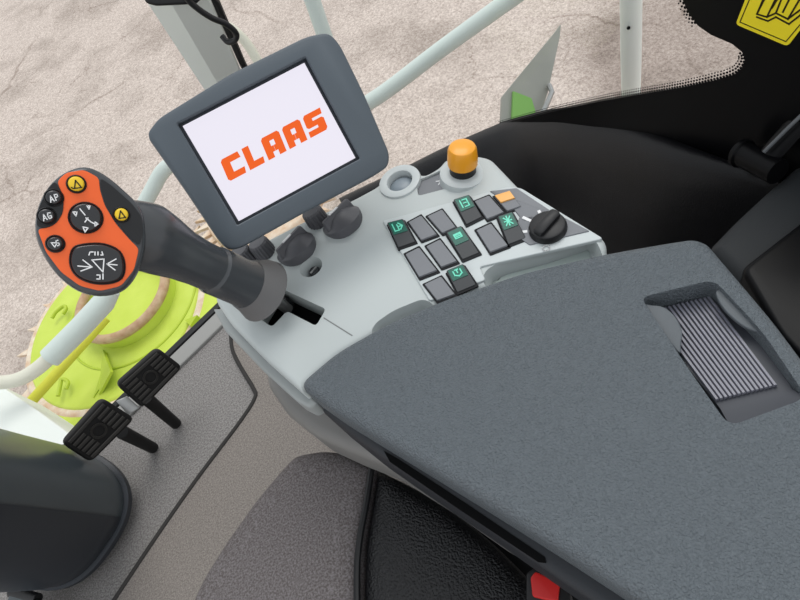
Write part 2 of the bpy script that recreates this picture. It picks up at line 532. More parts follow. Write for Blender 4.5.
# openings
slot = fillet([at(x, y, HC) for x, y in [(252, 312), (262, 296), (281, 288), (288, 287), (325, 308), (316, 326), (298, 320), (272, 327)]], .004)
slot = fillet([at(x, y, HC) for x, y in [(253, 314), (272, 284), (326, 309), (316, 326), (287, 311), (272, 327)]], .006)
cut(top, stack(BM(), slot, Z, [(0, -.04), (0, .02)]))
ringc = at(400, 182, HC)
key = at(311, 267, HC)
cut(top, lathe(BM(), key, Z, [(.010, -.02), (.0155, -.006), (.0185, .004)], 28))
cut(top, lathe(BM(), ringc, Z, [(.0195, -.014), (.0195, .02)], 32))
strip = fillet([at(x, y, HC) for x, y in [(416, 181), (446, 168), (452, 187), (418, 196)]], .006)
cut(top, stack(BM(), strip, Z, [(0, -.006), (0, .02)]))
rec1 = fillet([at(x, y, HC) for x, y in [(481, 283), (484, 270), (500, 261), (545, 249), (588, 234), (597, 240)]] + [p - V((0, .03, 0)) for p in (fe[1], fe[2], at(485, 284, HC))], .01)
cut(top, stack(BM(), rec1, Z, [(.008, -.022), (0, .004)]))
rec2 = fillet([at(x, y, HC) for x, y in [(368, 335), (374, 323), (392, 310), (424, 297), (445, 310), (420, 330), (380, 345)]], .012)
cut(top, stack(BM(), rec2, Z, [(.008, -.018), (0, .004)]))
sm = BM(); stroke(sm, [at(324, 318, HC), at(352, 335.5, HC)], Z, .0016, .0004); obj('seam_line', sm, 'console_dim', con)
obj('slot_liner', slab(inset(slot, Z, .0005), Z, -.042, -.037), 'pit_black', con, label='black slot for the joystick')
obj('cup_floor', lathe(BM(), ringc - Z * .0138, Z, [(.019, 0), (.019, .004), (.015, .007), (.010, .0095), (.003, .010)], 32), 'cup_blue', con)
rb = BM(); lathe(rb, ringc, Z, [(.030, -.01), (.0325, -.002), (.0315, .003), (.026, .0045), (.0200, .003), (.0188, .0), (.0188, -.012)], 36)
for f in [f for f in rb.faces if len(f.verts) > 8]: rb.faces.remove(f)
obj('cup_ring', rb, 'console_frame', con)
obj('strip_plate', slab(inset(strip, Z, .0005), Z, -.0062, -.004), 'switch_grey', con)
sb = BM()
c0 = at(441, 181, HC - .004); stroke(sb, [c0 + V((-.006, -.004, 0)), c0 + V((.006, .004, 0))], Z, .0014); stroke(sb, [c0 + V((-.006, .004, 0)), c0 + V((.006, -.004, 0))], Z, .0014); stroke(sb, [c0 + V((.008, -.003, 0)), c0 + V((.008, .004, 0))], Z, .0014)
obj('strip_icon', sb, 'icon_white', con)
gr1 = fillet([at(x, y, HC) for x, y in [(481, 283), (484, 270), (500, 261), (545, 249), (588, 234), (597, 240)]] + [p + V((0, .006, 0)) for p in (fe[1], fe[2])], .01)
obj('grip_recess', slab(inset(gr1, Z, .0085), Z, -.0222, -.0205), 'recess_grey', con)
# key lock
lk = obj('key_lock', lathe(BM(), key - Z * .019, Z, [(.0085, 0), (.0085, .008), (.007, .010)], 24), 'dark_plastic', con)
lb = BM(); stroke(lb, [key + V((-.0045, -.002, -.0088)), key + V((.0045, .002, -.0088))], Z, .0028, .0016); obj('key_slot', lb, 'metal', lk)
# raised frame around the switches
fr = fillet([at(x, y, HC) for x, y in [(383, 222), (508, 188), (521, 189), (604, 240), (480, 268), (486, 281), (430, 302)]], [.004, .004, .006, .006, .004, .004, .004])
obj('switch_frame', slab(fr, Z, -.002, .003, .0015), 'console_frame', con)
for q in ([(490, 193), (517, 190), (556, 216), (524, 224), (511, 207)], [(520, 219), (560, 217), (590, 233), (530, 247), (514, 236)]):
    obj('blank_plate', slab(fillet([at(x, y, HC) for x, y in q], .002), Z, 0, .0045, .001), 'switch_grey', con)
SW = [  # corners seen from above: front left, front right, rear right, rear left; kind
    ([(388, 225), (404, 221), (415, 241), (398, 247)], 'g', 1), ([(408, 222), (421, 215), (437, 234), (421, 240)], 'b', 0), ([(427, 216), (442, 209), (456, 227), (442, 233)], 'b', 0),
    ([(405, 254), (419, 247), (437, 270), (419, 277)], 'b', 0), ([(426, 246), (440, 239), (457, 261), (441, 267)], 'b', 0), ([(447, 235), (462, 228), (479, 252), (462, 259)], 'g', 2),
    ([(424, 284), (441, 276), (455, 294), (437, 300.5)], 'b', 0), ([(447, 273), (464, 266), (476, 284), (457, 292)], 'g', 3),
    ([(454, 202), (470, 197), (482, 216), (466, 224)], 'g', 4), ([(474, 201), (489, 195), (504, 212), (487, 219)], 'b', 0), ([(494, 196), (510, 191), (521, 206), (507, 211)], 'a', 0),
    ([(476, 230), (491, 223), (508, 245), (490, 252)], 'b', 0), ([(498, 219), (513, 214), (526, 237), (508, 244)], 'g', 5)]
DH = .0065
for q, kind, ic in SW:
    c = [at(x, y, HC + DH) for x, y in q]
    ctr = sum(c, V((0, 0, 0))) / 4
    low = [p - Z * DH for p in c]
    lc = sum(low, V((0, 0, 0))) / 4
    pit = fillet([lc + (p - lc) * 1.17 for p in low], .0015, 2)
    if kind == 'g':           # green-lit rockers stand tilted, front edge up
        up = [.006, .006, -.0015, -.0015]
    else: up = [0, 0, 0, 0]
    sw = thing_part = obj('rocker_switch', slab(pit, Z, .002, .0042), 'switch_pit', con, label={'g': 'rocker switch with a green symbol window', 'b': 'plain grey switch blank', 'a': 'switch with an amber upper half'}[kind])
    tp = [p + Z * u for p, u in zip(c, up)]
    n = (tp[1] - tp[0]).cross(tp[3] - tp[0]).normalized()
    if n.z < 0: n = -n
    bt = BM(); rows = []
    mid = [tp[0].lerp(tp[3], .5), tp[1].lerp(tp[2], .5)]
    stack(bt, fillet(tp, .002, 3), n, [(0, -DH * .95), (0, -.0015), (.0008, 0)])
    rk = obj('rocker', bt, 'switch_dark' if kind == 'g' else 'switch_grey', sw)
    def uv(a, b): return tp[0].lerp(tp[1], a).lerp(tp[3].lerp(tp[2], a), b)
    if kind == 'g':
        obj('symbol_window', slab([uv(.08, .05), uv(.92, .05), uv(.92, .52), uv(.08, .52)], n, 0, .0008), 'green_window', sw)
        g = BM(); L = {1: [[(.25, .15), (.25, .42), (.5, .42), (.5, .2)], [(.6, .15), (.78, .28), (.6, .4)], [(.5, .28), (.75, .28)]],
                       2: [[(.3, .2), (.7, .2), (.7, .34), (.3, .34), (.3, .2)], [(.35, .24), (.65, .24)], [(.35, .29), (.65, .29)]],
                       3: [[(.3, .18), (.3, .35), (.5, .43), (.7, .35), (.7, .18)], [(.42, .15), (.58, .15)], [(.5, .15), (.5, .28)]],
                       4: [[(.3, .15), (.3, .42)], [(.45, .15), (.7, .15), (.7, .42), (.45, .42)], [(.45, .28), (.6, .28)]],
                       5: [[(.3, .15), (.7, .42)], [(.7, .15), (.3, .42)], [(.5, .12), (.5, .44)], [(.28, .28), (.72, .28)]]}[ic]
        for s_ in L: stroke(g, [uv(a, b) + n * .0008 for a, b in s_], n, .0017)
        obj('symbol', g, 'green_icon', sw)
    if kind == 'a':
        obj('amber_lens', slab([uv(.03, .03), uv(.97, .03), uv(.97, .5), uv(.03, .5)], n, 0, .0022, .0006), 'amber', sw)
# ignition style dial
dc = at(548, 229, HC + .004)
kd = obj('rotary_dial', lathe(BM(), dc, Z, [(.0240, 0), (.0240, .004), (.022, .009), (.020, .010)], 36), 'black_plastic', con, label='black rotary selector dial')
du = V((.94, .34, 0)).normalized(); dw = V((-.34, .94, 0)).normalized()
b_ = BM(); stack(b_, fillet([dc + du * a + dw * b for a, b in [(-.020, -.007), (.020, -.007), (.020, .007), (-.020, .007)]], .005), Z, [(0, .009), (0, .016), (.002, .0175)])
obj('grip', b_, 'black_plastic', kd)
for ang, l in ((78, .004), (112, .010), (150, .005)):
    tk = BM(); a = math.radians(ang); d = V((math.cos(a), math.sin(a), 0)); stroke(tk, [dc + d * .0275 + Z * .0005, dc + d * (.0275 + l) + Z * .0005], Z, .004); obj('dial_mark', tk, 'icon_white', kd)
tk = BM(); cc = dc + V((-.018, -.024, .0005)); stroke(tk, circ(cc, V((1, 0, 0)), V((0, 1, 0)), .0042, 12) + [cc + V((.0042, 0, 0))], Z, .0013); obj('dial_symbol', tk, 'icon_white', kd)
# winged knobs
for x, y, a0 in ((296, 248, 35), (342, 221, 30)):
    c = at(x, y, HC + .002); ka = V((-.06, .36, 1)).normalized()
    kb = obj('rotary_knob', lathe(BM(), c, ka, [(.030, -.012), (.0315, .0), (.0315, .0025), (.027, .006), (.019, .012), (.013, .015), (.010, .016)], 36), 'knob_dark', con)
    a = math.radians(a0); u = V((math.cos(a), math.sin(a), 0)); u = (u - ka * u.dot(ka)).normalized(); w = ka.cross(u)
    b_ = BM(); stack(b_, fillet([c + u * p + w * q for p, q in [(-.028, -.005), (.028, -.005), (.028, .005), (-.028, .005)]], .004), ka, [(-.002, .002), (-.001, .006), (.0, .014), (.001, .019), (.0025, .0205)])
    obj('wing', b_, 'knob_dark', kb)
    b_ = BM(); stroke(b_, [c + u * -.010 + ka * .0205, c + u * .004 + ka * .0205], ka, .004, .0015); obj('pointer', b_, 'icon_white', kb)
for x, y in ((265, 252), (318, 221), (247, 260)):
    c = at(x, y, HC)
    kb = obj('knurled_knob', lathe(BM(), c, V((-.04, .2, 1)).normalized(), [(.017, -.004), (.017, .004), (.0158, .019), (.0140, .022), (.006, .0225)], 40, knurl=.06), 'knob_dark', con, sharp=20)
# amber push knob
c = at(463, 174, HC); ax = V((.22, -.02, 1)).normalized()
kb = obj('push_knob', lathe(BM(), c, ax, [(.035, -.02), (.033, .003), (.027, .006), (.0225, .006)], 36), 'console_frame', con, label='amber push knob on a grey boss')
obj('collar', lathe(BM(), c, ax, [(.0190, .003), (.0185, .020), (.017, .021)], 32), 'black_plastic', kb)
obj('knob_cap', lathe(BM(), c + ax * .018, ax, [(.0175, 0), (.0212, .0015), (.0214, .010), (.0200, .026), (.0180, .030), (.012, .0325), (.004, .0327)], 36), 'amber_cap', kb)
# lower body
lbp = [at(x, y, HC) for x, y in [(232, 292), (262, 262), (330, 225), (420, 190), (480, 176), (570, 235)]] + [p + V((0, .006, 0)) for p in fe[1:-1]] + [at(x, y, HC) for x, y in [(285, 358), (250, 325)]]
obj('lower_body', slab(fillet(lbp, .02), Z, -.7715, -.045), 'console_dim', con)
# ledge on the seat side
lg = [at(x, y, .60) for x, y in [(262, 352), (265, 384), (284, 412), (312, 434), (345, 449), (384, 464), (440, 499), (500, 541), (540, 562), (600, 596), (720, 600), (560, 430), (420, 400), (300, 350)]]
obj('side_ledge', slab(fillet(lg, .012), Z, -.085, 0, .018), 'ledge', con)
# ------------------------------------------------------------------ armrest
arm = thing('armrest', 'wide dark grey padded armrest box right of the seat', 'armrest', at(560, 400, .70))
apx = [(294, 383), (334, 349), (385, 320), (442, 296), (520, 269), (600, 250), (655, 240), (693, 234), (708, 238), (740, 275), (775, 316), (800, 349), (860, 430), (1000, 630), (960, 760), (720, 655), (640, 602), (560, 550), (480, 500), (400, 451), (332, 410)]
ap = fillet([at(x, y, HA) for x, y in apx], [.018, .02, .02, .02, .02, .02, .02, .016, .02, .02, .02, .02, .02, .02, .02, .02, .02, .02, .02, .02, .02])
lid = obj('lid', slab(ap, Z, -.055, 0, .016), 'armrest', arm)
pk = fillet([at(x, y, HA) for x, y in [(640, 297), (714, 279), (762, 330), (808, 398), (729, 427), (690, 372)]], [.010, .012, .02, .012, .012, .02])
cut(lid, stack(BM(), pk, Z, [(.002, -.044), (.001, -.004), (0, .004)]))
# tray insert with ribs
tr = BM()
def T(x, y, dz): return at(x, y, HA + dz)
q = [T(643, 298, -.034), T(713, 281, -.034), T(761, 331, -.024), T(792, 389, -.0125), T(720, 408, -.0125), T(690, 370, -.02)]
q2 = [T(806.5, 398, -.001), T(730, 426, -.001)]
fv = [tr.verts.new(p) for p in q]; lv = [tr.verts.new(p - Z * .008) for p in q]
ev = [tr.verts.new(p) for p in q2]; el = [tr.verts.new(V((p.x, p.y, HA - .04))) for p in q2]
tr.faces.new(fv); tr.faces.new((fv[4], fv[3], ev[0], ev[1]))
tr.faces.new((fv[3], lv[3], el[0], ev[0])); tr.faces.new((fv[4], ev[1], el[1], lv[4])); tr.faces.new((ev[0], el[0], el[1], ev[1]))
for i in range(6):
    if i != 3: tr.faces.new((fv[i], lv[i], lv[(i + 1) % 6], fv[(i + 1) % 6]))
tr.faces.new((lv[3], lv[4], el[1], el[0])); tr.faces.new(lv[::-1])
ty = obj('storage_tray', tr, 'tray', arm, label='recessed ribbed storage tray')
rbm = BM()
for i in range(14):
    s = i / 13
    a = T(651 + (708 - 651) * s, 312 + (298 - 312) * s, -.032); b = T(717 + (775 - 717) * s, 401 + (387 - 401) * s, -.0135)
    d = (b - a).normalized(); sd = d.cross(Z).normalized() * .0017
    m = [(a - sd, 0), (a + sd, 0), (b + sd, 0), (b - sd, 0)]
    stack(rbm, [x[0] for x in m], Z, [(0, -.004), (0, .003), (.0006, .0042)])
obj('ribs', rbm, 'tray_rib', ty)
for pts in ([(647, 308), (652, 305), (664, 307), (675, 316), (682, 330), (681, 342), (677, 351)], [(716, 291), (724, 289), (733, 295), (750, 314), (760, 331), (744, 326), (728, 313), (719, 301)]):
    obj('clamp_flap', slab(spline([T(x, y, -.006) for x, y in pts], 4), Z, -.004, 0, .0015), 'flap', arm)
# stepped trim under the lid on the seat side
sk = [at(x, y, .742) for x, y in [(318, 408), (360, 442), (400, 470), (480, 524), (560, 580), (640, 632), (720, 690), (760, 640), (600, 500), (430, 400), (340, 390)]]
obj('side_trim', slab(fillet(sk, .01), Z, -.1, 0, .01), 'armrest_dark', arm)
gr = [at(x, y, .742) for x, y in [(384, 451), (400, 460), (470, 506), (545, 557), (546, 563), (538, 562), (460, 510), (390, 462)]]
obj('side_slot', slab(gr, Z, -.002, .0012), 'pit_black', arm, label='narrow black slot in the side trim')

# ------------------------------------------------------------------ seat
seat = thing('driver_seat', 'grey fabric seat cushion with black leather side left of the armrest', 'seat', at(330, 560, 0))
HS = .50
SP = [(168, 640), (196, 578), (220, 540), (250, 498), (277, 466), (291, 451.5), (320, 446), (350, 450), (374, 465)]
div = [(367, 500), (359, 545), (357, 600), (362, 800)]
f_out = [at(x, y, HS) for x, y in SP + div] + [at(90, 800, HS)]
fb = stack(BM(), fillet(f_out, [.02] * 5 + [.014] + [.02] * 2 + [.004] + [.02] * 4 + [.02]), Z, [(.01, -.14), (0, -.10), (0, -.03), (.004, -.016), (.012, -.007), (.026, -.001), (.05, .003)])
obj('cushion', fb, 'fabric', seat)
L_out = [at(x, y, HS) for x, y in [(374, 466), (410, 484), (450, 508), (490, 540), (525, 575), (560, 615), (590, 680), (590, 800), (364, 800), (359, 600), (361, 545), (368, 502)]]
fb = stack(BM(), fillet(L_out, [.004] + [.02] * 11), Z, [(.01, -.14), (0, -.10), (0, -.03), (.003, -.016), (.010, -.008), (.022, -.003), (.042, .001)])
obj('side_bolster', fb, 'leather', seat, label='black leather side of the cushion')
obj('piping', tube(BM(), spline([at(x, y, HS - .006) for x, y in [(372, 466)] + div], 4, False), .0055, 8), 'black_plastic', seat)
obj('base', slab([V((p.x, p.y, 0)) for p in inset([at(x, y, HS) for x, y in [(190, 612), (250, 500), (320, 452), (373, 468), (450, 512), (560, 620), (400, 680), (200, 680)]], Z, .08)], Z, .009, .37), 'black_plastic', seat)
obj('dark_gap_fill', slab(fillet([at(x, y, .36) for x, y in [(415, 490), (470, 520), (560, 572), (640, 640), (520, 690), (430, 600)]], .01), Z, -.351, 0), 'black_plastic', seat)  # black slab added to stand for the shade in the gap beside the cushion
# belt buckle
bk = thing('seat_belt_buckle', 'seat belt buckle with red release button between seat and armrest', 'seat belt buckle', at(548, 590, .53))
bq = [at(x, y, .55) for x, y in [(528, 574), (536, 567), (568, 588), (560, 612), (530, 606)]]
obj('buckle_body', slab(fillet([at(x, y, .546) for x, y in [(526, 573), (537, 566), (570, 592), (572, 640), (526, 630)]], .004), Z, -.040, 0, .003), 'black_plastic', bk)
obj('release_button', slab(fillet([at(x, y, .548) for x, y in [(531, 578), (536, 572), (560, 584), (558, 603), (533, 597)]], .003), Z, -.01, .006, .002), 'red', bk)

# ------------------------------------------------------------------ joystick
js = thing('joystick', 'drive joystick with orange button face and dark grey neck', 'joystick', at(280, 305, HC - .04))
hc = far(90, 230, .665); hn = (-ray(90, 230) * .97 + V((.12, -.1, .25))).normalized()
def jf(x, y, l=0): return onp(x, y, hc + hn * l, hn)
hpx = [(35, 232), (37, 208), (48, 186), (64, 172), (84, 166), (103, 173), (123, 189), (140, 207), (145, 228), (144, 250), (136, 274), (122, 290), (100, 295), (78, 290), (58, 275), (43, 254)]
hp = spline([jf(x, y) for x, y in hpx], 4)
L = [(.024, -.050), (.012, -.044), (.004, -.034), (0, -.022), (-.001, -.012), (0, -.005), (.0015, -.0015), (.004, 0)]
obj('head', stack(BM(), hp, hn, L), 'lever_grey', js)
neck_px = [(110, 226, .690), (128, 231, .700), (146, 237, .712), (162, 245, .725), (180, 254, .742), (197, 262, .760), (211, 268.5, .774)]
rr = [24, 29, 32, 29, 24.5, 22.5, 22]
obj('neck', tube(BM(), spline([far(x, y, d) for x, y, d in neck_px], 3, False), [v for i in range(6) for v in [(rr[i] + (rr[i + 1] - rr[i]) * k / 3) / 600 * (.69 + .085 * (i + k / 3) / 6) for k in range(3)]] + [22 / 600 * .774], 28), 'lever_grey', js)
n2 = [(211, 268.5, .774), (214, 270, .777), (225, 275, .788), (238, 281, .802), (246, 284, .811), (253, 287, .819), (259, 289, .826), (263, 291, .831), (265, 292, .833)]
r2 = [20, 23, 23, 23, 24.5, 27, 30.5, 32, 31]
obj('sleeve', tube(BM(), [far(*p) for p in n2[:5]], [r / 600 * .8 for r in r2[:5]], 32), 'lever_grey', js)
obj('skirt', tube(BM(), [far(*p) for p in n2[4:]], [r / 600 * .82 for r in r2[4:]], 32), 'lever_skirt', js)
rod = far(262, 290, .83)
obj('rod', tube(BM(), [rod, at(288, 309, HC - .028)], .008, 12), 'metal', js)
rb_ = BM(); pz = at(288, 308, HC - .034); lathe(rb_, pz, Z, [(.011, 0), (.011, .016), (.007, .02)], 16); obj('pivot', rb_, 'black_plastic', js)
# faces
blk = [(37, 232), (38, 216), (45, 196), (56, 180), (61, 190), (64, 204), (57, 222), (48, 229)]
of = [(84, 170), (99, 178), (100, 190), (105, 206), (116, 224), (130, 240), (139, 249), (134, 270), (121, 286), (100, 291), (80, 286), (61, 272), (46, 252), (37.5, 229), (48, 228), (57, 223), (63, 212), (63.5, 197), (57, 182), (66, 173)]
plate = obj('face_plate', slab(fillet([jf(x, y, -.0005) for x, y in of], .004, 3), hn, 0, .0016, .0006), 'orange', js, label='orange button face plate')
obj('black_inlay', slab(fillet([jf(x, y, .0008) for x, y in [(36.5, 227), (38, 210), (47, 190), (55, 181), (64, 196), (63, 213), (56, 224), (47, 228)]], .004, 3), hn, 0, .001), 'black_plastic', js)
obj('black_inlay', slab(fillet([jf(x, y, .0) for x, y in [(100, 178), (112, 186), (132, 204), (141, 216), (143, 232), (140, 246), (128, 236), (114, 219), (105, 203), (101, 188)]], .004, 3), hn, 0, .0016), 'black_plastic', js)
hu = (jf(110, 230) - jf(80, 230)).normalized(); hv = hn.cross(hu)
PX = (jf(110, 230) - jf(80, 230)).length / 30


def pts2(cx, cy, L, l=0): return [[jf(cx + a, cy + b, l) for a, b in s] for s in L]


def button(cx, cy, r, m, icons, name='push_button', ry=None, ring='black_plastic', im='icon_white', lw=1.3, label=None, oval=None):
    c = jf(cx, cy); p = oval or circ(c, hu, hv, r * PX, 28, (ry or r) * PX)
    bt = obj(name, stack(BM(), p, hn, [(-1.8 * PX, 0), (-1.8 * PX, .0022), (-.6 * PX, .0034), (0, .0024), (.3 * PX, .0024)]), ring, js, label=label)
    obj('cap', stack(BM(), p, hn, [(.5 * PX, .001), (.5 * PX, .0042), (1.3 * PX, .0055), (2.6 * PX, .006)]), m, bt)
    g = BM()
    for s in pts2(cx, cy, icons, .006): stroke(g, s, hn, lw * PX, .0004)
    obj('symbol', g, im, bt)


tri = [[(-3, -3.5), (4.5, 4), (-3, 4.5), (-3, -3.5)]]
button(76.5, 184.5, 8.5, 'button_yellow', [[(-1, -4), (5, 3), (-2, 4), (-1, -4)], [(-5, 3), (-3.4, 4)]], im='icon_dark', label='yellow round button')
button(121.5, 215, 7.5, 'button_yellow', [[(-1, -4), (4, 2.5), (-2.5, 3.5), (-1, -4)]], im='icon_dark', label='yellow round button')
def ltr(pts, ox, oy, s=1, rot=-20):
    a = math.radians(rot); return [[(ox + (x * math.cos(a) - y * math.sin(a)) * s, oy + (x * math.sin(a) + y * math.cos(a)) * s) for x, y in st] for st in pts]
LA = [[(-4.5, 3), (-2.6, -3), (-.8, 3)], [(-3.8, 1), (-1.5, 1)]]
LP = [[(1.2, 3), (1.2, -3), (4, -2.5), (4, 0), (1.2, .3)]]
LG = [[(4.2, -2.4), (1.6, -3), (1.0, 0), (1.6, 3), (4.2, 2.6), (4.2, .4), (2.8, .4)]]
L5 = [[(4, -3), (1.5, -3), (1.4, -.4), (3.6, -.2), (4, 1.6), (3, 3), (1.2, 2.6)]]
button(54, 198, 8.2, 'button_black', ltr(LA + LP, 0, 0), lw=1.0)
button(47, 216.5, 8.2, 'button_black', ltr(LA + LG, 0, 0), lw=1.0)
button(55.5, 244, 8, 'button_black', ltr([[(-4, -3), (-2, 3), (2, -.5), (-4, -3)]] + L5, 0, 0, .9), lw=1.0)
button(86, 218, 16, 'button_black', [[(-6, -9), (-1, -3)], [(0, 0), (5, 4), (9, 6)], [(-13, -6), (-10, -2), (-9, -6), (-13, -6)], [(1, -12), (3, -9), (4, -12), (1, -12)], [(9, 4), (12, 6), (9, 8), (9, 4)], [(-3, 9), (-1, 14), (2, 10), (-3, 9)], [(-1, 4), (2, 0)]], name='thumb_pad', lw=1.2, label='round black thumb pad')
ov = [(71, 263), (74, 249), (86, 245), (104, 245), (119, 252), (124, 265), (121, 278), (108, 283), (91, 282), (77, 275)]
button(98, 264, 24, 'button_black', [[(-15, -4), (-6, 3), (-17, 7)], [(-20, 2), (-8, 3)], [(18, -5), (9, 0), (17, 6)], [(9, 0), (19, 1)], [(-6, -4), (6, -5), (5, 8), (-6, -4)], [(-9, -9), (-8, -12), (-5, -12)], [(-3, -12), (-3, -9)], [(0, -12), (0, -9)], [(4, -12), (5, -9), (3, -9)], [(-1, 11), (2, 11), (2, 15), (-1, 15)], [(5, 10), (5, 15)]], name='thumb_rocker', oval=spline([jf(x, y) for x, y in ov], 4), lw=1.2, label='wide oval black thumb rocker')

# ------------------------------------------------------------------ monitor
scq = [V((-0.12083604, 0.69619507, 1.0071255)), V((0.04938777, 0.70387264, 0.99277597)), V((0.04447736, 0.61485677, 0.89530325)), V((-0.12574645, 0.6071792, 0.90965278))]
mo = sum(scq, V((0, 0, 0))) / 4
mu = (scq[1] - scq[0]).normalized(); mv = (scq[0] - scq[3]); mv = (mv - mu * mv.dot(mu)).normalized(); mn = mu.cross(mv)
def mp_(x, y, l=0): return onp(x, y, mo + mn * l, mn)
mon = thing('monitor', 'grey terminal monitor with white screen and orange lettering', 'monitor', mo - mn * .05 - Z * .15)
bz = [(147, 132), (157, 118), (230, 73), (307, 35), (329, 31), (340, 43), (364, 92), (390, 153), (389, 166), (374, 176), (300, 215), (241, 248), (228, 251), (218, 241), (184, 190), (148, 139)]
bzp = fillet([mp_(x, y, .008) for x, y in bz], [.006] + [.012] * 15, 4)
hs = obj('housing', stack(BM(), bzp, mn, [(.03, -.040), (.014, -.036), (.004, -.024), (0, -.014), (0, -.006), (.0015, -.002), (.005, .0)]), 'bezel', mon)
so = [mo + mu * a * (1 if 1 else 0) + mv * b for a, b in [(-.0885, .0695), (.0885, .0695), (.0885, -.0695), (-.0885, -.0695)]]
cut(hs, stack(BM(), fillet(so, .002, 2), mn, [(0, -.004), (0, .0068), (-.0035, .010)]))
obj('screen_gasket', stack(BM(), so, mn, [(.0004, -.0045), (.0004, -.0012)]), 'bezel_inner', mon)
si = [mo + mu * a + mv * b for a, b in [(-.0845, .0655), (.0845, .0655), (.0845, -.0655), (-.0845, -.0655)]]
scn = obj('screen', stack(BM(), si, mn, [(0, -.002), (0, .0006)]), 'screen', mon, label='white lit screen')
# lettering
def lp_(u, v): return mo + mu * u + mv * v + mn * .0006
GL = {'C': [[(0, .1), (.1, 0), (.95, 0), (1, .28), (.42, .28), (.42, .72), (1, .72), (.95, 1), (.1, 1), (0, .9)]],
      'L': [[(0, 0), (.95, 0), (1.0, .28), (.42, .28), (.42, 1), (0, 1)]],
      'A': [[(0, 0), (.36, 0), (.36, .24), (.495, .24), (.495, .5), (.38, .5), (.38, .74), (.62, .74), (.62, .5), (.505, .5), (.505, .24), (.64, .24), (.64, 0), (1, 0), (1, .9), (.9, 1), (.1, 1), (0, .9)]],
      'S': [[(0, 0), (.9, 0), (1, .1), (1, .54), (.9, .62), (.42, .62), (.42, .74), (.98, .74), (1, 1), (.1, 1), (0, .9), (0, .46), (.1, .38), (.58, .38), (.58, .26), (.0, .26)]]}
x0 = -.0700; hgt = .0275; wd = .0254; gap = .0045; v0 = -.0178
lt = BM(); xx = x0
for ch in 'CLAAS':
    w = wd * (.86 if ch == 'L' else 1)
    for poly in GL[ch]:
        stack(lt, [lp_(xx + a * w + b * .0035, v0 + b * hgt) for a, b in poly], mn, [(0, 0), (0, .0004)])
    xx += w + gap
lo = obj('lettering', lt, 'logo', scn, label='orange block lettering')
# bracket behind, reaching back to the post
ba = mo - mn * .035; bb = far(285, 150, 1.10)
obj('bracket', tube(BM(), [ba, bb], .022, 16, 1, 1), 'dark_plastic', mon)
obj('socket', lathe(BM(), ba - mn * .015, mn, [(.035, 0), (.035, .010), (.03, .014)], 24), 'dark_plastic', mon)
# ------------------------------------------------------------------ post behind the monitor
post = thing('monitor_post', 'grey metal post behind the monitor', 'post', at(300, 215, .3))
pt0, pt1, pt2 = far(150, -50, .90), far(224, 78, 1.13), far(286, 190, 1.34)
pxl, pxr = far(110, -52, .93), far(183, -52, .93)
def sec(l, r, b):       # front face corners + depth behind
    return l, r, b
secs = []
for (xl, yl), (xr, yr), D in (((103, -64), (186, -56), .90), ((145, 0), (211, 0), .985), ((203, 88), (241, 70), 1.15), ((262, 177), (296, 160), 1.33)):
    l, r = far(xl, yl, D), far(xr, yr, D); dd = ray((xl + xr) / 2, (yl + yr) / 2)
    w = (r - l)
    m = l + w * .36 - dd * .012
    secs.append([l + dd * .02, m, r - w.normalized() * .004 - dd * .012, r, r + dd * .05, l + dd * .05])
bm = BM(); rows = [[bm.verts.new(p) for p in s] for s in secs]
for a, b in zip(rows, rows[1:]):
    for i in range(6): bm.faces.new((a[i], a[(i + 1) % 6], b[(i + 1) % 6], b[i]))
bm.faces.new(rows[0][::-1]); bm.faces.new(rows[-1])
obj('post_body', bm, 'post_grey', post, sharp=15)
obj('edge_strip', tube(BM(), [far(196, -20, .96), far(216, 2, 1.0), far(242, 62, 1.14), far(290, 155, 1.33)], .006, 8), 'cable_black', post, label='black strip along the post edge')
obj('clamp', slab(fillet([far(x, y, .955) for x, y in [(138, -20), (146, 3), (156, 6), (196, 4), (204, -4), (196, -24)]], .004), -ray(170, 0), -.01, .012, .004), 'black_plastic', post)
cb = tag(obj('cable', tube(BM(), spline([far(x, y, d) for x, y, d in [(170, -30, .91), (186, -3, .93), (197, 8, .94), (212, 18, .95), (226, 24, .96), (236, 33, .97), (235, 40, .98), (228, 42, .99), (222, 36, .995)]], 6, False), .0042, 10), 'cable_black'), 'black looped cable hanging on the grey monitor post', 'cable')

# ------------------------------------------------------------------ pedals
def pedal(c, quad, rodpx, lab):
    t = thing('brake_pedal', lab, 'pedal', at(*rodpx[1], 0), 'twin brake pedals')
    ps = [far(x, y, d) for x, y, d in quad]
    pc = sum(ps, V((0, 0, 0))) / 4
    n = (ps[1] - ps[0]).cross(ps[3] - ps[0]).normalized()
    if n.dot(EYE - pc) < 0: n = -n
    ps = [p - n * (p - pc).dot(n) for p in ps]
    obj('pad', slab(fillet(ps, .018), n, -.022, 0, .006), 'pedal', t)
    def uv(a, b): return ps[0].lerp(ps[1], a).lerp(ps[3].lerp(ps[2], a), b)
    g = BM()
    for k in range(6):
        b = .12 + .152 * k
        for a0, a1 in (((.08, .92),) if k in (0, 5) else ((.08, .34), (.66, .92))):
            d = (uv(a1, b) - uv(a0, b)).normalized(); s = d.cross(n) * .004
            stack(g, [uv(a0, b) - s, uv(a1, b) - s, uv(a1, b) + s, uv(a0, b) + s], n, [(0, -.001), (0, .003), (.001, .004)])
    obj('grip_ribs', g, 'pedal_rib', t)
    c0 = uv(.5, .5); u, w, _ = frame(n); g = BM()
    R_ = .017
    stroke(g, circ(c0, u, w, R_, 20) + [c0 + u * R_], n, .005, .004)
    obj('centre_ring', g, 'pedal_rib', t)
    a, b = far(*rodpx[0], 1.77), at(*rodpx[1], .01)
    obj('stalk', tube(BM(), [a, a.lerp(b, .4), b], [.018, .017, .016], 10), 'pedal', t)
    return t


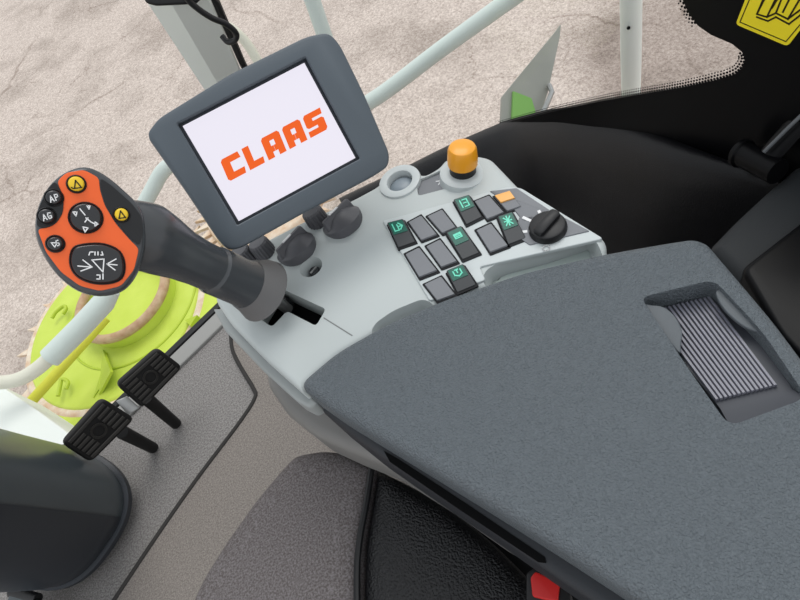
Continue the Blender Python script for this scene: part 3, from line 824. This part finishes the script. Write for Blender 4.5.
D0 = 1.80
pedal(0, [(116, 385, 1.74), (158, 348, 1.74), (183, 367, 1.77), (143, 409, 1.77)], ((146, 398), (176, 424)), 'black ribbed right brake pedal, nearer the console')
pedal(0, [(62, 444, 1.70), (103, 398, 1.70), (136, 419, 1.73), (91, 463, 1.73)], ((122, 432), (153, 448)), 'black ribbed left brake pedal, nearer the steering column')
lk = [far(x, y, 1.80) for x, y in [(116, 401), (127, 396), (140, 408), (128, 415)]]
n = -ray(125, 405)
tag(obj('pedal_latch', slab(lk, n, -.008, 0, .002), 'metal', base=lk[0]), 'small bare metal latch plate joining the two brake pedals', 'latch')
# ------------------------------------------------------------------ steering column
scb = thing('steering_column', 'dark grey steering column cover rising from the floor at left', 'steering column', at(75, 530, 0))
b0 = at(64, 515, 0.09); tp = far(-240, 484, 1.25)
axd = (tp - b0).normalized()
cpath = [b0 + axd * k for k in (.0, .02, .05, .12, .3, .6, .9)]; crad = [.146, .158, .163, .163, .158, .152, .148]
obj('column_cover', tube(BM(), cpath, crad, 48, power=.8), 'column', scb)
# lower face panel of the cover
pu, pv_, _ = frame(axd); dirn = RM @ V((.1, -1, .05))
ang = math.atan2(dirn.dot(pv_), dirn.dot(pu)); bm = BM(); rows = []
for p, r in zip([b0 + axd * k for k in (.035, .05, .12, .3, .6, .9)], (.158, .165, .167, .162, .156, .152)):
    row = []
    for j in range(25):
        a = ang - 1.35 + 2.7 * j / 24; c, s_ = math.cos(a), math.sin(a)
        d = pu * math.copysign(abs(c) ** .8, c) + pv_ * math.copysign(abs(s_) ** .8, s_)
        row.append((p + d * r, p + d * (r - .02)))
    ring = [x[0] for x in row] + [x[1] for x in row[::-1]]
    rows.append([bm.verts.new(x) for x in ring])
for a, b in zip(rows, rows[1:]):
    for i in range(50): bm.faces.new((a[i], a[(i + 1) % 50], b[(i + 1) % 50], b[i]))
bm.faces.new(rows[0][::-1]); bm.faces.new(rows[-1])
obj('face_panel', bm, 'column_face', scb)
fc = at(68, 516, 0); bm = BM(); rows = []
for z, p, r, k in ((0, fc, .162, 0), (.03, fc, .168, .0), (0, b0 + axd * .01, .172, 1), (0, b0 + axd * .035, .172, 1), (0, b0 + axd * .04, .156, 1)):
    row = []
    for i in range(48):
        a = 2 * math.pi * i / 48; c, s_ = math.cos(a), math.sin(a)
        c, s_ = math.copysign(abs(c) ** .8, c), math.copysign(abs(s_) ** .8, s_)
        q = p + (pu * c + pv_ * s_) * r
        if not k: d = (pu * c + pv_ * s_); d.z = 0; q = V((p.x, p.y, z)) + d * r * 1.03
        q.z = max(q.z, 0.0 if not k else .012)
        row.append(bm.verts.new(q))
    rows.append(row)
for a, b in zip(rows, rows[1:]):
    for i in range(48): bm.faces.new((a[i], a[(i + 1) % 48], b[(i + 1) % 48], b[i]))
bm.faces.new(rows[0][::-1]); bm.faces.new(rows[-1])
obj('base_boot', bm, 'column_face', scb)
tl = thing('tilt_pedal', 'small grey pedal at the foot of the steering column', 'pedal', at(20, 598, 0))
obj('pedal_pad', slab(fillet([at(x, y, .10) for x, y in [(10, 591), (38, 600), (60, 640), (-10, 640)]], .01), Z, -.02, 0, .006), 'column', tl)
obj('pedal_hinge', tube(BM(), [at(12, 592, .09), at(38, 599, .09)], .014, 10), 'black_plastic', tl)
obj('pedal_stalk', tube(BM(), [at(20, 610, .09), at(24, 612, .0)], .012, 8), 'black_plastic', tl)
# ------------------------------------------------------------------ white panel outside at left
wp = [at(x, y, -.35) for x, y in [(-120, 330), (-2, 384), (30, 405), (70, 434), (90, 470), (60, 560), (-120, 560)]]
tag(obj('body_panel', slab(fillet(wp, .03), Z, -.25, 0, .008), 'white_paint', base=sum(wp, V((0, 0, 0))) / 7), 'bright white body panel outside between steering column and green header', 'body panel')
# ------------------------------------------------------------------ handrails outside
rail = thing('guard_rail', 'long pale bent guard tube running behind the monitor to the green header', 'rail', far(365, 105, 2.4))
rp = [(560, -36, 2.3), (505, 3, 2.35), (440, 50, 2.4), (368, 103, 2.45), (300, 135, 2.5), (240, 150, 2.55), (190, 158, 2.6), (166, 168, 2.62), (152, 190, 2.65), (136, 222, 2.68), (120, 268, 2.72), (106, 300, 2.76)]
obj('upper_tube', tube(BM(), spline([far(*p) for p in rp], 5, False), .030, 16), 'rail_white', rail)
obj('sleeve_tube', tube(BM(), [far(112, 290, 2.74), far(104, 302, 2.76), far(80, 328, 2.8), far(50, 358, 2.86)], [.034, .045, .045, .045], 18), 'rail_white', rail)
obj('lower_tube', tube(BM(), spline([far(*p) for p in [(60, 348, 2.84), (44, 363, 2.87), (34, 371, 2.9), (22, 378, 2.92), (6, 382, 2.95), (-30, 384, 3.0)]], 4, False), .029, 14), 'rail_cream', rail)
gp_ = thing('rail_post', 'upright white rail post beside dark asphalt patch', 'post', at(631, 110, -.3))
obj('tube', tube(BM(), [at(631, 130, -.3), far(631, 60, 2.1), far(631, -60, 1.9)], [.030, .030, .030], 18), 'white_paint', gp_)
ph = far(628.5, 28, 1.985); obj('bolt_hole', lathe(BM(), ph, -ray(628, 28), [(.005, -.03), (.005, .006)], 12), 'pit_black', gp_)
tag(obj('short_rail', tube(BM(), [far(300, -30, 2.2), far(313, 2, 2.22), far(326, 40, 2.25), far(345, 90, 2.3)], .027, 16), 'rail_white', base=far(345, 90, 2.3)), 'thick pale tube entering at the top behind the monitor', 'rail')
tag(obj('hooked_tube', tube(BM(), spline([far(x, y, 2.3) for x, y in [(205, 22), (222, 24), (238, 34), (250, 48), (264, 72), (280, 100)]], 5, False), .017, 12), 'rail_cream', base=far(264, 72, 2.3)), 'thin cream bent tube between grey post and monitor', 'rail')
# deflector plate
dp = thing('deflector_plate', 'pointed grey metal plate with green base outside beyond black trim', 'plate', far(520, 120, 2.4))
dn = (-ray(530, 80) + V((.5, 0, 0))).normalized(); dpp = far(525, 90, 2.35)
def do(x, y, l=0): return onp(x, y, dpp + dn * l, dn)
obj('plate', slab(fillet([do(x, y) for x, y in [(502, 97), (557, 30), (561, 24), (560, 36), (548, 92), (542, 110), (525, 118), (520, 140), (500, 140)]], .004, 2), dn, -.012, 0), 'plate_grey', dp)
obj('base_patch', slab([do(x, y) for x, y in [(512, 92), (530, 99), (534, 112), (532, 135), (510, 135)]], dn, .001, .012), 'plate_green', dp, label='green base of the plate')
obj('hook', tube(BM(), [do(549, 85, .01), do(552, 92, .03), do(546, 106, .03), do(540, 118, .02)], .010, 8), 'metal', dp)
# ------------------------------------------------------------------ header outside
HZ = -1.2
hd = thing('crop_header', 'lime green crop header with toothed discs in front of the cab', 'crop header', V((-1.6, 3.2, GZ)))
cx = at(112, 318, HZ)
dk = [at(x, y, HZ) for x, y in [(92, 262), (150, 222), (215, 232), (262, 290), (215, 325), (130, 425), (60, 410), (36, 380)]]
def disc(bm, c, r, h0, h1, rr=.02, seg=64): return lathe(bm, V((c.x, c.y, 0)), Z, [(r, h0), (r, h1 - rr), (r - rr * .4, h1 - rr * .3), (r - rr, h1)], seg)
R1 = (at(30, 350, HZ) - cx).length
obj('cover_disc', disc(BM(), cx, R1, HZ - .12, HZ), 'lime', hd)
obj('deck_plate', slab([at(x, y, HZ - .02) for x, y in [(120, 262), (165, 258), (205, 262), (255, 296), (215, 335), (120, 450), (40, 420), (30, 395), (80, 380), (120, 330)]], Z, -.05, 0), 'lime', hd)
def torus_arc(c, r, t, z, seg=64): return tube(BM(), [V((c.x + r * math.cos(2 * math.pi * i / seg), c.y + r * math.sin(2 * math.pi * i / seg), z)) for i in range(seg + 1)], t, 10)
obj('rim_hoop', torus_arc(cx, R1 + .015, .05, HZ - .06), 'tooth', hd)
dc_ = at(122, 296, HZ + .1)
R2 = (at(160, 300, HZ + .1) - dc_).length
dr = obj('drum', lathe(BM(), V((dc_.x, dc_.y, 0)), Z, [(R2 * 1.0, HZ - .01), (R2, HZ + .10), (R2 * .93, HZ + .10), (R2 * .90, HZ + .03), (.02, HZ + .03)], 64), 'lime', hd)
obj('drum_rim', torus_arc(dc_, R2 * .97, .03, HZ + .10), 'rust', dr)
obj('weld_ring', torus_arc(dc_, R2 * 1.45, .008, HZ + .0), 'lime_edge', hd)
def teeth(c, r0, r1, z, k, a0, a1):
    bm = BM()
    for i in range(k):
        a = a0 + (a1 - a0) * i / k; s = (a1 - a0) / k
        p = [V((c.x + r0 * math.cos(a - s * .45), c.y + r0 * math.sin(a - s * .45), z)), V((c.x + r1 * math.cos(a + s * .25), c.y + r1 * math.sin(a + s * .25), z)), V((c.x + r0 * math.cos(a + s * .45), c.y + r0 * math.sin(a + s * .45), z))]
        stack(bm, p, Z, [(0, -.012), (0, .012)])
    return bm
obj('toothed_rim', teeth(cx, R1 + .0, R1 + .24, HZ - .12, 26, math.radians(60), math.radians(420)), 'tooth', hd)
c2 = at(262, 195, HZ)
R3 = (at(195, 225, HZ) - c2).length
obj('cover_disc', disc(BM(), c2, R3 * .84, HZ - .1, HZ), 'tooth', hd)
obj('toothed_rim', teeth(c2, R3 * .8, R3 * 1.06, HZ - .05, 34, 0, 2 * math.pi), 'tooth', hd)
obj('leg', lathe(BM(), V((c2.x, c2.y, GZ)), Z, [(R3 * .3, 0), (R3 * .3, HZ - GZ - .05)], 32), 'lime_edge', hd)
obj('yellow_bar', tube(BM(), [far(106, 318, 3.9), far(28, 405, 3.95)], .029, 12), 'yellow_bar', hd)
for pts in ([(104, 350, HZ + .0), (100, 395, HZ), (112, 372, HZ + .1)], [(108, 353, HZ), (101, 388, HZ), (94, 398, HZ)]):
    p = [at(*q) for q in pts]; n = (p[1] - p[0]).cross(p[2] - p[0]).normalized(); obj('fin', slab(p, n, -.008, .008), 'lime_edge', hd)
for pts in ([(195, 278), (204, 274), (212, 282)], [(185, 320), (197, 315), (190, 326)], [(180, 246), (196, 240), (190, 250)]):
    p = [at(x, y, HZ + .02) for x, y in pts]; obj('lug', slab(p, Z, -.04, 0), 'lime_edge', hd)
for pts in ([(63, 314), (66, 309), (64, 306), (56, 312), (52, 318)], [(66, 389), (68, 382), (62, 379), (60, 386), (58, 396)]):
    obj('wire_hook', tube(BM(), spline([at(x, y, HZ + .05) for x, y in pts], 4, False), .012, 8), 'lime_edge', hd)
for x, y in ((152, 327), (158, 361)):
    obj('bolt_hole', lathe(BM(), at(x, y, HZ), Z, [(.018, -.01), (.018, .006), (.012, .010)], 12), 'seam', hd)
obj('leg', lathe(BM(), V((cx.x, cx.y, GZ)), Z, [(R1 * .5, 0), (R1 * .5, HZ - GZ - .1)], 32), 'lime_edge', hd)

# ------------------------------------------------------------------ light
w = bpy.data.worlds.new('sky'); S.world = w; w.use_nodes = True
nt = w.node_tree; bg = nt.nodes['Background']
tc = nt.nodes.new('ShaderNodeTexCoord'); sx = nt.nodes.new('ShaderNodeSeparateXYZ'); rp_ = nt.nodes.new('ShaderNodeValToRGB')
nt.links.new(tc.outputs['Generated'], sx.inputs[0]); nt.links.new(sx.outputs['Z'], rp_.inputs['Fac'])
rp_.color_ramp.elements[0].color = (.98, .985, 1, 1); rp_.color_ramp.elements[1].color = (.88, .94, 1, 1)
nt.links.new(rp_.outputs['Color'], bg.inputs['Color']); bg.inputs['Strength'].default_value = 1.0
sd = bpy.data.lights.new('sun', 'SUN'); sd.energy = 1.4; sd.angle = math.radians(35); sd.color = (1, .975, .94)
so_ = bpy.data.objects.new('sun', sd); COL.objects.link(so_)
so_.rotation_euler = (V((-.35, -.45, -1)).to_track_quat('-Z', 'Y')).to_euler()
vs = S.view_settings; vs.view_transform = 'Standard'; vs.look = 'None'; vs.gamma = 1; vs.use_curve_mapping = False; vs.exposure = 0
